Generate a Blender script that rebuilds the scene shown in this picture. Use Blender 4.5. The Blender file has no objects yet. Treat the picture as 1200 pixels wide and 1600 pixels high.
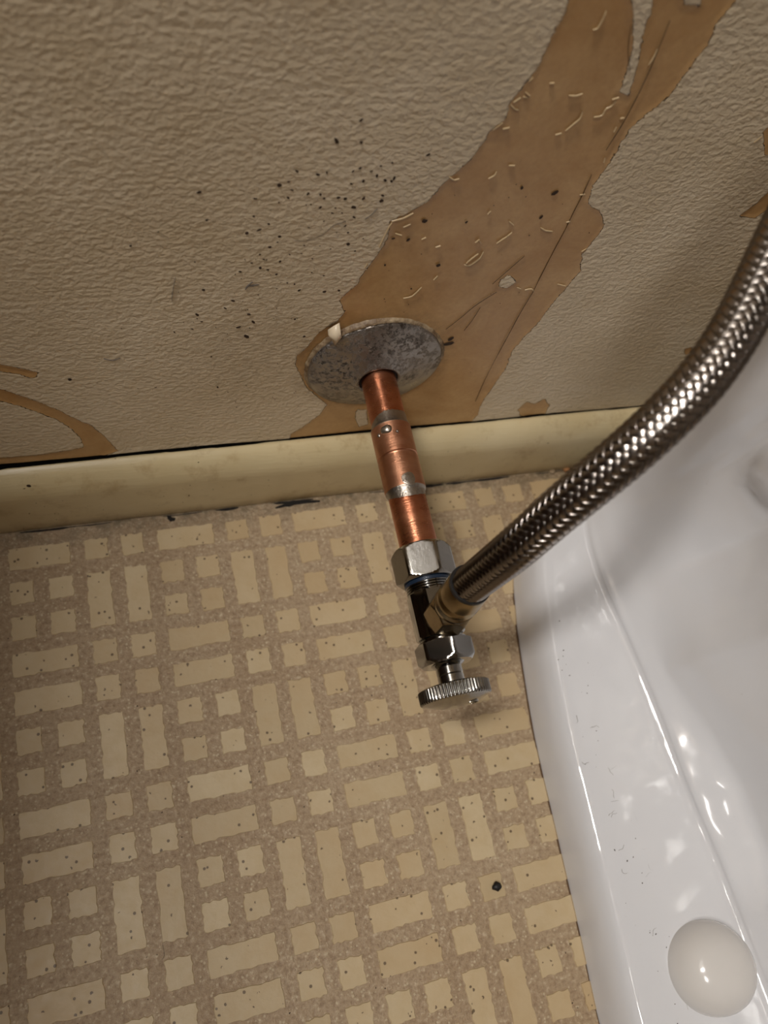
import bpy, bmesh, math, random
import numpy as np
from mathutils import Vector, Matrix, Euler
random.seed(7); rng = np.random.default_rng(7)
MM = 0.001
S = bpy.context.scene
COL = S.collection

# ------------------------------------------------------------------ camera, light, exposure
cam = bpy.data.cameras.new('camera'); cam_o = bpy.data.objects.new('camera', cam); COL.objects.link(cam_o)
cam_o.location = Vector((-45.136, -190.849, 400.839)) * MM
cam_o.rotation_euler = (0.426664, -0.186881, -0.212969)
cam.sensor_fit = 'VERTICAL'; cam.sensor_height = 36.0; cam.lens = 26.8806
cam.clip_start = 0.005; cam.clip_end = 30
cam.dof.use_dof = True; cam.dof.focus_distance = 0.315; cam.dof.aperture_fstop = 10.0
S.camera = cam_o
S.view_settings.view_transform = 'Standard'; S.view_settings.look = 'None'
S.view_settings.exposure = 0.0; S.view_settings.gamma = 1.0; S.view_settings.use_curve_mapping = False

world = bpy.data.worlds.new('room_air'); S.world = world; world.use_nodes = True
bg = world.node_tree.nodes['Background']; bg.inputs[0].default_value = (1.0, 0.86, 0.68, 1); bg.inputs[1].default_value = 0.05

def area(name, loc, target, sx, sy, power, color):
    l = bpy.data.lights.new(name, 'AREA'); l.shape = 'RECTANGLE'; l.size = sx; l.size_y = sy
    l.energy = power; l.color = color
    o = bpy.data.objects.new(name, l); COL.objects.link(o); o.location = loc
    o.rotation_euler = (Vector(target) - Vector(loc)).to_track_quat('-Z', 'Y').to_euler()
    return o
LC = (1.0, 0.965, 0.915)
# two frosted lamps side by side high on the left, and an added soft fill that brightens the wall
area('room_lamp', (-0.65, -0.22, 2.05), (0.05, -0.12, 0.0), 0.14, 0.14, 10.3, LC)
area('room_lamp', (-0.83, -0.22, 2.05), (0.05, -0.12, 0.0), 0.14, 0.14, 10.3, LC)
area('fill_light', (-0.78, -0.95, 2.36), (0.05, -0.12, 0.0), 0.50, 0.50, 27, LC)

# ------------------------------------------------------------------ helpers
def build(name, verts, faces, mat, parent=None, smooth=False, uv=None, attrs=None, loc=None):
    me = bpy.data.meshes.new(name)
    v = np.asarray(verts, dtype=np.float32) * MM
    me.from_pydata([tuple(p) for p in v.tolist()], [], faces)
    me.materials.append(mat)
    if smooth: me.polygons.foreach_set('use_smooth', [True] * len(me.polygons))
    if attrs:
        for k, a in attrs.items():
            at = me.attributes.new(k, 'FLOAT', 'POINT'); at.data.foreach_set('value', np.asarray(a, dtype=np.float32))
    me.update()
    o = bpy.data.objects.new(name, me); COL.objects.link(o)
    if parent is not None: o.parent = parent
    if loc is not None: o.location = Vector(loc) * MM
    return o
def empty(name, label, cat, loc=(0, 0, 0), group=None):
    o = bpy.data.objects.new(name, None); COL.objects.link(o); o.empty_display_size = 0.02
    o.location = Vector(loc) * MM; o['label'] = label; o['category'] = cat
    if group: o['group'] = group
    return o
def autosmooth(o, ang=30):
    me = o.data; bm = bmesh.new(); bm.from_mesh(me)
    for f in bm.faces: f.smooth = True
    for e in bm.edges:
        if len(e.link_faces) == 2 and e.calc_face_angle(0) > math.radians(ang): e.smooth = False
    bm.to_mesh(me); bm.free(); return o
def grid_faces(nu, nv, wrap_u=False, flip=False):
    f = []
    for i in range(nu if wrap_u else nu - 1):
        a = i * nv; b = ((i + 1) % nu) * nv
        for j in range(nv - 1):
            q = (a + j, a + j + 1, b + j + 1, b + j)
            f.append(q[::-1] if flip else q)
    return f
def frame(d):
    d = Vector(d).normalized(); u = d.orthogonal().normalized(); w = d.cross(u)
    return np.array(d), np.array(u), np.array(w)
def lathe(name, prof, mat, parent=None, origin=(0, 0, 0), axis=(0, -1, 0), n=96, ang=30, cap0=False, cap1=True, rfun=None):
    """prof: list of (distance along the axis, radius)"""
    d = Vector(axis).normalized(); ref = Vector((0, 0, 1)) if abs(d.z) < .8 else Vector((1, 0, 0))
    u = (ref - d * ref.dot(d)).normalized(); w = d.cross(u)
    V = []
    for i in range(n):
        a = 2 * math.pi * i / n; e = u * math.cos(a) + w * math.sin(a)
        for (s, r) in prof:
            rr = rfun(a, s, r) if rfun else r
            V.append(tuple(Vector(origin) + d * s + e * rr))
    F = grid_faces(n, len(prof), wrap_u=True, flip=True)
    m = len(prof)
    if cap0: F.append([i * m for i in range(n)])
    if cap1: F.append([i * m + m - 1 for i in range(n)][::-1])
    return autosmooth(build(name, V, F, mat, parent), ang)
def hexnut(name, s0, s1, af, mat, parent=None, origin=(0, 0, 0), axis=(0, -1, 0), roll=0.0, hole=0, ch0=1.0, ch1=1.0, sides=6):
    """hex prism with the corners turned off in a cone at both ends, sides gently rounded"""
    n = 120
    def rf(a, s, r):
        k = math.pi / sides; t = (a + roll) % (2 * k) - k
        rh = (af / 2) / math.cos(t)
        rh = min(rh, af / 2 / math.cos(k) * 0.985)
        return min(rh, r)
    rc = af / 2 / math.cos(math.pi / sides)
    prof = [(s0, hole), (s0, af / 2 * .93), (s0, af/2*.97)]
    for t in (0, .25, .5, .75, 1): prof.append((s0 + ch0 * t, af / 2 * .97 + (rc - af / 2 * .97) * t))
    for t in (0, .25, .5, .75, 1): prof.append((s1 - ch1 * (1 - t), af / 2 * .97 + (rc - af / 2 * .97) * (1 - t)))
    prof += [(s1, af / 2 * .93), (s1, hole)]
    return lathe(name, prof, mat, parent, origin, axis, n, 25, cap0=False, cap1=False, rfun=lambda a, s, r: rf(a, s, r) if r > hole else r)
def catmull(P, n):
    P = [np.array(p, float) for p in P]; P = [2 * P[0] - P[1]] + P + [2 * P[-1] - P[-2]]; out = []
    m = len(P) - 3
    for i in range(n):
        t = i / (n - 1) * m; k = min(int(t), m - 1); t -= k
        a, b, c, d = P[k:k + 4]
        out.append(.5 * (2 * b + (c - a) * t + (2 * a - 5 * b + 4 * c - d) * t * t + (3 * b - a - 3 * c + d) * t ** 3))
    return np.array(out)

# ------------------------------------------------------------------ materials
class N:
    def __init__(s, name):
        s.m = bpy.data.materials.new(name); s.m.use_nodes = True; s.t = s.m.node_tree
        s.b = s.t.nodes['Principled BSDF']
    def n(s, typ, **kw):
        x = s.t.nodes.new('ShaderNode' + typ)
        for k, v in kw.items():
            if k.startswith('i_'):
                key = k[2:]; key = int(key) if key.isdigit() else key.replace('_', ' ')
                x.inputs[key].default_value = v
            else: setattr(x, k, v)
        return x
    def l(s, a, b): s.t.links.new(a, b)
    def set(s, **kw):
        for k, v in kw.items():
            k = k.replace('_', ' ')
            if hasattr(v, 'is_output') or isinstance(v, bpy.types.NodeSocket): s.l(v, s.b.inputs[k])
            else: s.b.inputs[k].default_value = v
    def co(s, scale=(1, 1, 1), kind='Object'):
        tc = s.n('TexCoord'); mp = s.n('Mapping'); mp.inputs['Scale'].default_value = scale
        s.l(tc.outputs[kind], mp.inputs[0]); return mp.outputs[0]
    def noise(s, vec, scale, detail=4, rough=.55, dist=0):
        x = s.n('TexNoise'); x.inputs['Scale'].default_value = scale; x.inputs['Detail'].default_value = detail
        x.inputs['Roughness'].default_value = rough; x.inputs['Distortion'].default_value = dist
        s.l(vec, x.inputs['Vector']); return x.outputs['Fac']
    def vor(s, vec, scale, feature='F1'):
        x = s.n('TexVoronoi', feature=feature); x.inputs['Scale'].default_value = scale; s.l(vec, x.inputs['Vector']); return x.outputs['Distance']
    def ramp(s, fac, stops, interp='LINEAR'):
        x = s.n('ValToRGB'); r = x.color_ramp; r.interpolation = interp
        while len(r.elements) < len(stops): r.elements.new(.5)
        for e, (p, c) in zip(r.elements, stops):
            e.position = p; e.color = (c, c, c, 1) if isinstance(c, (int, float)) else (*c, 1)
        s.l(fac, x.inputs[0]); return x.outputs[0]
    def mix(s, fac, a, b, blend='MIX'):
        x = s.n('Mix', data_type='RGBA', blend_type=blend)
        for i, v in ((0, fac), (6, a), (7, b)):
            if isinstance(v, bpy.types.NodeSocket): s.l(v, x.inputs[i])
            else: x.inputs[i].default_value = (*v, 1) if isinstance(v, tuple) else v
        return x.outputs[2]
    def math(s, op, a, b=0.0, clamp=False):
        x = s.n('Math', operation=op, use_clamp=clamp)
        for i, v in ((0, a), (1, b)):
            if isinstance(v, bpy.types.NodeSocket): s.l(v, x.inputs[i])
            else: x.inputs[i].default_value = v
        return x.outputs[0]
    def bump(s, h, dist, strength=1.0, nrm=None):
        x = s.n('Bump'); x.inputs['Distance'].default_value = dist; x.inputs['Strength'].default_value = strength
        s.l(h, x.inputs['Height'])
        if nrm is not None: s.l(nrm, x.inputs['Normal'])
        return x.outputs[0]
def lin(r, g, b):
    f = lambda c: (c / 255 / 12.92) if c / 255 <= .04045 else ((c / 255 + .055) / 1.055) ** 2.4
    return (f(r), f(g), f(b))

def mat_wall():
    k = N('painted_wall_and_torn_paper'); v = k.co()
    a = k.n('Attribute', attribute_name='torn').outputs['Fac']       # mm, positive inside the torn paper
    jag = k.math('MULTIPLY', k.math('SUBTRACT', k.noise(v, 320, 6, .65), .5), 2.6)
    jag2 = k.math('MULTIPLY', k.math('SUBTRACT', k.noise(v, 1100, 3, .6), .5), 1.0)
    d = k.math('ADD', k.math('ADD', k.math('ADD', a, jag), jag2), .35)
    m = k.math('MULTIPLY', k.math('ADD', d, .12), 4.2, True)
    rim = k.math('SUBTRACT', 1.0, k.math('MULTIPLY', k.math('ABSOLUTE', k.math('SUBTRACT', d, -.25)), 3.2), True)
    pn = k.noise(v, 14, 4, .6); pn2 = k.noise(v, 60, 5, .6)
    paint = k.mix(k.ramp(pn, [(.35, 0), (.65, 1)]), PAINT_A, PAINT_B)
    paint = k.mix(k.ramp(pn2, [(.45, 0), (.8, .35)]), paint, PAINT_D)
    b1 = k.noise(v, 35, 6, .65, .6); b2 = k.noise(v, 500, 3, .6)
    brown = k.mix(k.ramp(b1, [(.3, 0), (.7, 1)]), BROWN_A, BROWN_B)
    brown = k.mix(k.ramp(b2, [(.4, 0), (.75, .25)]), brown, BROWN_D)
    s = k.n('Attribute', attribute_name='dark_tone').outputs['Fac']
    paint = k.mix(k.math('MULTIPLY', s, k.ramp(k.noise(v, 180, 5, .7), [(.35, 0), (.7, .75)])), paint, DARK_TONE)
    brown = k.mix(k.math('MULTIPLY', s, k.ramp(k.noise(v, 260, 5, .7), [(.35, 0), (.7, .6)])), brown, DARK_TONE)
    rimc = k.mix(k.math('MULTIPLY', rim, k.ramp(k.noise(v, 90, 3, .6), [(.45, 0), (.62, .7)])), paint, RIM)
    k.set(Base_Color=k.mix(m, rimc, brown))
    # orange-peel paint
    w = k.n('VectorMath', operation='MULTIPLY'); k.l(v, w.inputs[0]); w.inputs[1].default_value = (1, 1, 1.25)
    o1 = k.noise(w.outputs[0], 390, 2, .5, .25); o2 = k.noise(w.outputs[0], 130, 2, .5)
    peel = k.math('ADD', k.ramp(o1, [(.33, 0), (.72, 1)]), k.math('MULTIPLY', o2, .9)); peel = k.math('ADD', peel, k.math('MULTIPLY', k.noise(v, 900, 2, .5), .22))
    smooth = k.math('ADD', k.math('MULTIPLY', k.noise(v, 90, 4, .6), .55), k.math('MULTIPLY', b2, .10))
    h = k.mix(m, peel, smooth)
    n1 = k.bump(h, PEEL)
    n2 = k.bump(k.math('SUBTRACT', 1.0, m), .00035, 1.0, n1)
    k.set(Normal=n2, Roughness=k.mix(m, (.29, .29, .29), (.30, .30, .30)), Specular_IOR_Level=.5)
    return k.m
PAINT_A = lin(206, 188, 159); PAINT_B = lin(219, 203, 177); PAINT_D = lin(196, 174, 136)
BROWN_A = lin(176, 133, 80); BROWN_B = lin(200, 162, 112); BROWN_D = lin(156, 114, 66)
DARK_TONE = lin(95, 72, 45); RIM = lin(222, 205, 176); PEEL = .00031

def mat_simple(name, col, rough, metal=0.0, spec=.5, coat=0, bumps=None, dirt=None, aniso=0):
    k = N(name); v = k.co(); c = col
    if dirt:
        for (sc, lo, hi, amt, dc) in dirt:
            r = k.ramp(k.noise(v, sc, 6, .65), [(lo, 0.0), (hi, amt)]); c = k.mix(r, c, dc)
    if isinstance(c, tuple): c = (*c, 1)
    k.set(Base_Color=c, Roughness=rough, Metallic=metal, Specular_IOR_Level=spec, Coat_Weight=coat)
    if aniso: k.set(Anisotropic=aniso)
    if bumps:
        n = None
        for (sc, d) in bumps: n = k.bump(k.noise(v, sc, 3, .6), d, 1.0, n)
        k.set(Normal=n)
    return k.m

def mat_tile():
    k = N('cream_vinyl_inlay'); tc = k.n('TexCoord'); geo = k.n('NewGeometry'); v = geo.outputs['Position']
    oi = k.n('ObjectInfo').outputs['Random']
    c = k.mix(oi, lin(182, 161, 126), lin(196, 177, 143))
    c = k.mix(k.ramp(k.noise(v, 90, 5, .6), [(.4, 0), (.75, .5)]), c, lin(176, 150, 108))
    c = k.mix(k.ramp(k.noise(v, 9, 3, .6), [(.42, 0), (.66, .55)]), c, lin(180, 152, 112))
    pit = k.math('LESS_THAN', k.vor(v, 260), .18)
    gate = k.math('GREATER_THAN', k.noise(v, 150, 2, .5), .50)
    p = k.math('MULTIPLY', pit, gate)
    c = k.mix(k.math('MULTIPLY', p, .8), c, lin(72, 50, 30))
    k.set(Base_Color=c, Roughness=k.ramp(k.noise(v, 300, 3, .6), [(.3, .42), (.7, .56)]), Specular_IOR_Level=.5)
    h = k.math('SUBTRACT', k.math('MULTIPLY', k.noise(v, 220, 4, .6), .5), k.math('MULTIPLY', p, .9))
    k.set(Normal=k.bump(h, .0004)); return k.m
def mat_floor():
    k = N('beige_brown_vinyl_ground'); v = k.co()
    c = k.mix(k.ramp(k.noise(v, 12, 4, .6), [(.35, 0), (.65, 1)]), lin(156, 132, 102), lin(168, 146, 117))
    g = k.noise(v, 420, 4, .7)
    c = k.mix(k.ramp(g, [(.36, .6), (.5, 0)]), c, lin(124, 98, 72))
    c = k.mix(k.ramp(g, [(.54, 0), (.68, .55)]), c, lin(204, 186, 158))
    ch = k.math('LESS_THAN', k.vor(v, 400), .22); gt = k.math('GREATER_THAN', k.noise(v, 70, 3, .6), .45)
    c = k.mix(k.math('MULTIPLY', k.math('MULTIPLY', ch, gt), .5), c, lin(205, 190, 160))
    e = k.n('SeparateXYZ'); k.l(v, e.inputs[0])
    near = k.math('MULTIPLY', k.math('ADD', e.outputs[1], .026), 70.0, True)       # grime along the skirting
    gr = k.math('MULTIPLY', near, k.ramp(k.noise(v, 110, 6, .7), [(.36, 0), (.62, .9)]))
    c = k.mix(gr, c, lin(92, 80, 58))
    k.set(Base_Color=c, Roughness=k.ramp(g, [(.3, .5), (.7, .34)]), Specular_IOR_Level=.5)
    h = k.math('ADD', k.noise(v, 420, 4, .7), k.math('MULTIPLY', k.noise(v, 1300, 2, .6), .4))
    k.set(Normal=k.bump(h, .0006)); return k.m
def mat_base():
    k = N('cream_gloss_skirting_paint'); v = k.co()
    c = k.mix(k.ramp(k.noise(v, 20, 4, .6), [(.35, 0), (.7, 1)]), lin(208, 192, 154), lin(197, 178, 136))
    c = k.mix(k.ramp(k.noise(v, 55, 6, .7), [(.54, 0), (.8, .8)]), c, lin(150, 118, 74))
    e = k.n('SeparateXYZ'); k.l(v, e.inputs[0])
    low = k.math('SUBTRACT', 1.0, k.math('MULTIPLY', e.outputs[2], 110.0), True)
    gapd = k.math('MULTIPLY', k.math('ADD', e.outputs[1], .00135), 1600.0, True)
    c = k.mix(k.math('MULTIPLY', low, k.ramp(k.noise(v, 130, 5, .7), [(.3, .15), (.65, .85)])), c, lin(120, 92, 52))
    mp = k.n('Mapping'); mp.inputs['Scale'].default_value = (.2, 1, 1.6); k.l(v, mp.inputs[0])
    k.set(Base_Color=c, Roughness=.33, Normal=k.bump(k.noise(mp.outputs[0], 420, 4, .6), .00022)); return k.m
def mat_porcelain():
    k = N('glazed_white_porcelain'); v = k.co()
    c = k.mix(k.ramp(k.noise(v, 230, 6, .75), [(.66, 0), (.78, .35)]), lin(217, 217, 220), lin(150, 138, 120))
    k.set(Base_Color=c, Roughness=.07, Specular_IOR_Level=.55, Coat_Weight=.3, Coat_Roughness=.03)
    k.set(Normal=k.bump(k.noise(v, 24, 2, .5), .0024)); return k.m
def mat_flange():
    k = N('pitted_dull_chrome'); v = k.co()
    r1 = k.noise(v, 430, 8, .75); r2 = k.noise(v, 45, 4, .6)
    pit = k.ramp(r1, [(.49, 0), (.57, 1)]); area_ = k.ramp(r2, [(.40, 0.0), (.60, 1)])
    p = k.math('MULTIPLY', pit, area_)
    c = k.mix(p, lin(160, 154, 148), lin(40, 30, 22))
    c = k.mix(k.ramp(k.noise(v, 30, 4, .6), [(.42, 0), (.68, .65)]), c, lin(104, 84, 62))
    k.set(Base_Color=c, Metallic=k.ramp(p, [(0, .95), (1, .1)]), Roughness=k.ramp(k.noise(v, 160, 5, .6), [(.3, .24), (.7, .46)]))
    k.set(Normal=k.bump(k.math('SUBTRACT', k.math('MULTIPLY', k.noise(v, 120, 3, .5), .6), p), .00025)); return k.m
def mat_copper(name, base, dark, rough, streak):
    k = N(name); v = k.co((1, .12, 1)); w = k.co((.5, 1, .5))
    c = k.mix(k.ramp(k.noise(w, 90, 5, .65), [(.35, 0), (.7, 1)]), base, dark)
    c = k.mix(k.ramp(k.noise(w, 35, 4, .6), [(.5, 0), (.75, .5)]), c, lin(140, 74, 48))
    # sanding rings run round the tube, wavering
    ring = k.noise(k.co((.12, 1, .12)), 1500, 3, .6, .4)
    k.set(Base_Color=c, Metallic=1.0, Roughness=k.ramp(k.noise(w, 160, 4, .6), [(.3, rough - .06), (.7, rough + .1)]))
    k.set(Normal=k.bump(ring, streak)); return k.m

WALL = mat_wall(); TILE = mat_tile(); FLOOR = mat_floor(); BASE = mat_base(); PORC = mat_porcelain(); FLANGE = mat_flange()
COPPER = mat_copper('sanded_copper', lin(214, 150, 116), lin(186, 112, 80), .27, .00012)
COPPERC = mat_copper('matt_copper_sleeve', lin(206, 156, 126), lin(190, 134, 104), .38, .0001)
SOLDER = mat_simple('dull_solder', lin(176, 168, 158), .36, 1.0, bumps=[(500, .0003)], dirt=[(200, .5, .75, .6, lin(110, 84, 60))])
CHROME = mat_simple('chrome', lin(158, 157, 155), .09, 1.0, dirt=[(700, .66, .74, .5, lin(90, 80, 66))])
CHROMED = mat_simple('worn_chrome', lin(160, 157, 152), .17, 1.0, dirt=[(400, .6, .75, .5, lin(80, 70, 56))], bumps=[(160, .00012)])
BRASS = mat_simple('tarnished_brass', lin(164, 146, 114), .24, 1.0, dirt=[(140, .45, .75, .6, lin(96, 72, 40))])
STEEL = mat_simple('stainless_braid', lin(172, 164, 158), .22, 1.0, dirt=[(60, .5, .8, .3, lin(110, 92, 76))])
RUBBER = mat_simple('black_rubber', lin(24, 22, 22), .5)
BLUE = mat_simple('dark_blue_seal', lin(26, 40, 58), .35)
DARK = mat_simple('dark_gap', lin(20, 14, 9), .9)
SPECK = mat_simple('dark_brown_specks', lin(52, 34, 20), .75)
FLAKE = mat_simple('torn_paint_flakes', lin(224, 206, 178), .35)
CURL = mat_simple('brown_paper_curls', lin(204, 178, 138), .3)
CAULK = mat_simple('old_caulk', lin(176, 156, 126), .55, bumps=[(300, .0008)], dirt=[(160, .36, .58, .95, lin(104, 80, 54))])
PLASTER = mat_simple('room_paint', lin(112, 98, 82), .7)
WHITEP = mat_simple('cap_plastic', lin(218, 214, 210), .14, spec=.5)
CRACK = mat_simple('seam_line', lin(90, 66, 40), .8)
LINT = mat_simple('grey_lint', lin(120, 112, 104), .8)
BLACK = mat_simple('black_char', lin(18, 16, 16), .55)

# ------------------------------------------------------------------ wall at the back
HB, TB = 52.63, 12.01
TORN = [[(70.39, 285.11), (71.74, 278.66), (70.54, 270.96), (70.16, 263.58), (69.45, 260.73), (67.15, 253.76), (65.25, 250.89), (66.14, 244.85), (62.07, 239.66), (61.04, 234.07), (58.98, 228.52), (55.33, 223.31), (51.79, 217.94), (48.58, 210.67), (44.92, 208.43), (41.48, 204.98), (37.21, 203.0), (37.69, 195.92), (37.49, 192.1), (34.93, 184.95), (32.79, 178.88), (30.97, 174.74), (30.41, 170.42), (27.22, 166.16), (24.55, 161.39), (27.75, 153.63), (25.31, 148.07), (18.61, 141.02), (14.23, 130.31), (10.76, 125.59), (10.48, 118.92), (14.0, 108.48), (17.22, 99.62), (22.57, 92.26), (28.95, 83.28), (26.16, 74.13), (23.33, 70.28), (18.15, 62.94), (13.01, 57.36), (12.72, 47.98), (50.37, 46.34), (111.19, 46.5), (114.71, 59.65), (113.06, 72.91), (114.92, 91.99), (116.04, 103.69), (114.17, 118.2), (117.01, 129.83), (119.35, 138.59), (120.46, 149.73), (121.47, 156.09), (122.96, 163.85), (124.94, 172.04), (121.02, 182.38), (122.0, 188.77), (122.6, 192.22), (123.25, 198.28), (117.46, 205.56), (111.09, 208.82), (108.88, 217.81), (109.92, 223.49), (110.93, 228.98), (110.87, 235.31), (111.5, 241.87), (114.51, 247.24), (117.47, 250.36), (119.1, 254.77), (119.72, 258.36), (120.73, 265.9), (121.89, 271.06), (120.68, 277.85), (122.64, 284.43), (122.25, 287.96)], [(-118.27, 121.08), (-110.24, 115.81), (-105.29, 111.29), (-97.76, 103.74), (-91.48, 96.56), (-86.26, 88.7), (-80.53, 82.1), (-76.47, 71.39), (-72.03, 56.09), (-82.78, 51.07), (-109.17, 50.11), (-126.67, 48.0), (-138.04, 47.24), (-134.42, 60.76), (-123.82, 59.77), (-107.27, 59.47), (-92.75, 61.57), (-85.9, 63.35), (-86.24, 72.01), (-88.85, 81.28), (-93.23, 89.87), (-100.95, 98.07), (-108.0, 104.8), (-120.43, 113.0)], [(-110.11, 134.9), (-106.24, 132.33), (-100.13, 129.0), (-94.29, 125.62), (-95.94, 122.22), (-101.94, 126.14), (-107.16, 128.55), (-111.16, 130.78)], [(183.31, 201.3), (185.28, 205.31), (186.79, 208.58), (187.92, 214.99), (191.93, 213.67), (194.48, 206.44), (191.33, 200.41)], [(164.88, 241.17), (166.16, 245.06), (177.85, 231.75), (172.56, 231.74)], [(138.87, 61.12), (140.55, 68.76), (147.34, 65.11), (150.82, 69.81), (157.04, 62.29), (157.9, 52.59), (150.56, 51.01), (143.67, 53.54)], [(215.69, 108.41), (218.71, 109.77), (223.01, 104.24), (219.56, 103.48)], [(215.9, 142.41), (220.07, 146.82), (225.55, 141.67), (225.0, 131.89)]]
PALE = [[(87.67, 286.06), (95.76, 286.5), (97.93, 279.57), (98.46, 274.96), (102.15, 265.27), (103.96, 257.94), (105.22, 253.09), (100.47, 254.33), (99.29, 261.65), (96.92, 270.09)], [(89.92, 169.81), (93.42, 172.65), (98.36, 167.75), (95.7, 163.18), (90.98, 164.29)], [(103.63, 285.2), (111.24, 285.61), (112.71, 281.75), (106.97, 281.82)], [(44.25, 76.11), (50.4, 75.13), (53.82, 59.29), (48.56, 57.57), (45.07, 66.63)], [(62.6, 241.32), (63.1, 243.66), (64.25, 237.76)]]
def sdf(poly, X, Z):
    P = np.array(poly); d = np.full(X.shape, 1e9); ins = np.zeros(X.shape, bool)
    for a, b in zip(P, np.roll(P, -1, 0)):
        e = b - a; wx, wz = X - a[0], Z - a[1]
        t = np.clip((wx * e[0] + wz * e[1]) / (e @ e + 1e-9), 0, 1)
        d = np.minimum(d, (wx - e[0] * t) ** 2 + (wz - e[1] * t) ** 2)
        c = (a[1] > Z) != (b[1] > Z)
        with np.errstate(divide='ignore', invalid='ignore'):
            xi = a[0] + (Z - a[1]) * e[0] / np.where(e[1] == 0, 1e-9, e[1])
        ins ^= c & (X < xi)
    return np.where(ins, 1, -1) * np.sqrt(d)
xs = np.concatenate([np.linspace(-900, -190, 12)[:-1], np.arange(-190, 345, 1.1), np.linspace(346, 900, 10)])
zs = np.concatenate([HB + .5 + np.arange(0, 250, 1.1), np.linspace(305, 520, 60)[:-1], np.linspace(520, 2400, 12)])
X, Z = np.meshgrid(xs, zs, indexing='ij')
torn = np.full(X.shape, -60.0)
for p in TORN: torn = np.maximum(torn, sdf(p, X, Z))
for p in PALE: torn = np.minimum(torn, -sdf(p, X, Z))
XP, ZP, RF = 46.79, 115.49, 31.16
rr = np.hypot(X - XP, Z - ZP)
# bottom edge of the paint is broken: it lifts in short steps
step = np.array([0.0, .5, .2, .9, .1, .6, -.1, .3, .7, 0, .4, -.2, .8, .2])
edge = np.interp(xs, np.arange(-900, 901, 14), step[rng.integers(0, 14, 129)]) + rng.uniform(-.22, .22, len(xs)) + np.where(xs < 60, .9 * np.clip((60 - xs) / 160, 0, 1), .0)
drop = np.clip(1 - np.abs(Z - HB) / 5.0, 0, 1)
ZZ = Z + drop * edge[:, None] * 1.0
Y = -drop * .35 * edge[:, None] + np.where(torn > 0, np.clip(torn, 0, .6) * .5, 0) + .25 * np.sin(X * .061 + 1) * np.cos(Z * .049)
dark_tone = np.clip(1 - (rr - RF) / 9, 0, 1) * .9 + np.clip(1 - (Z - HB) / 7, 0, 1) * .45  # mottled dark brown, denser round the plate and towards the skirting
dark_tone += .5 * np.exp(-((X + 8) ** 2 + (Z - 128) ** 2) / 900.)
V = np.stack([X, Y, ZZ], -1).reshape(-1, 3)
wall = build('wall_back', V, grid_faces(len(xs), len(zs)), WALL, smooth=True, attrs={'torn': torn.ravel(), 'dark_tone': np.clip(dark_tone, 0, 1).ravel()})
wall['kind'] = 'structure'
def box(name, lo, hi, mat, parent=None, kind='structure'):
    (a, b, c), (d, e, f) = lo, hi
    V = [(a, b, c), (d, b, c), (d, e, c), (a, e, c), (a, b, f), (d, b, f), (d, e, f), (a, e, f)]
    o = build(name, V, [(0, 3, 2, 1), (4, 5, 6, 7), (0, 1, 5, 4), (1, 2, 6, 5), (2, 3, 7, 6), (3, 0, 4, 7)], mat, parent)
    if kind: o['kind'] = kind
    return o
box('wall_core', (-900, 2.0, -5), (900, 60, 2400), DARK, wall, None)  # near-black backing: deep shade painted into the gap above the skirting
box('wall_left', (-960, -1900, 0), (-900, 60, 2400), PLASTER)
box('wall_right', (900, -1900, 0), (960, 60, 2400), PLASTER)
box('wall_front', (-960, -1960, 0), (960, -1900, 2400), PLASTER)
cab = empty('light_blocker_cabinet', 'unseen dark wooden cabinet added on the left to block the lamps', 'cabinet', (-630, -260, 0))  # unseen, added to block the lamps and darken the left side
WOOD = mat_simple('dark_wood', lin(92, 66, 44), .5, dirt=[(30, .4, .7, .5, lin(60, 42, 28))])
def kid(name, lo, hi, mat, par=None):
    o = box(name, lo, hi, mat, par or cab, None); p = par or cab
    q = Vector((0, 0, 0)); 
    while p: q += p.location; p = p.parent
    o.matrix_parent_inverse = Matrix.Translation(-q); return o
kid('side_panel', (-363, -500, 0), (-345, -14, 780), WOOD); kid('side_panel', (-890, -500, 0), (-872, -14, 780), WOOD)
kid('back_panel', (-872, -32, 70), (-363, -20, 780), WOOD); kid('shelf', (-872, -498, 70), (-363, -32, 88), WOOD)
kid('top', (-898, -525, 780), (-337, -4, 810), PLASTER)
for x0 in (-868, -616):
    d_ = kid('door', (x0, -518, 78), (x0 + 250, -501, 770), WOOD)
    kid('handle', (x0 + (230 if x0 < -700 else 12), -532, 480), (x0 + (238 if x0 < -700 else 20), -519, 580), DARK, d_)
box('ceiling', (-960, -1960, 2400), (960, 60, 2460), PLASTER)

# specks of mildew on the wall: low irregular blobs
def blobs(name, pts, mat, parent, axis, h=.25, n=7, kind='stuff', stretch=None):
    V, F = [], []
    for q in pts:
        x, z, r = q[:3]; b = len(V); a0 = random.random() * 6; ex = random.uniform(1, 1.5); t = random.random() * 3.14
        for i in range(n):
            a = a0 + 2 * math.pi * i / n; r_ = r * random.uniform(.75, 1.15)
            dx, dz = r_ * ex * math.cos(a), r_ / ex * math.sin(a)
            dx, dz = dx * math.cos(t) - dz * math.sin(t), dx * math.sin(t) + dz * math.cos(t)
            V.append((x + dx, 0, z + dz)); 
        V.append((x, 1, z))
        for i in range(n): F.append((b + i, b + (i + 1) % n, b + n))
    out = []
    for (x, e, z) in V:
        if axis == 'wall': out.append((x, .2 - h * 1.0 * e - (.25 if e == 0 else .35), z))
        else: out.append((x, z, h * e + .05))
    o = build(name, out, F, mat, parent, smooth=True)
    if kind: o['kind'] = kind
    return o
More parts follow.
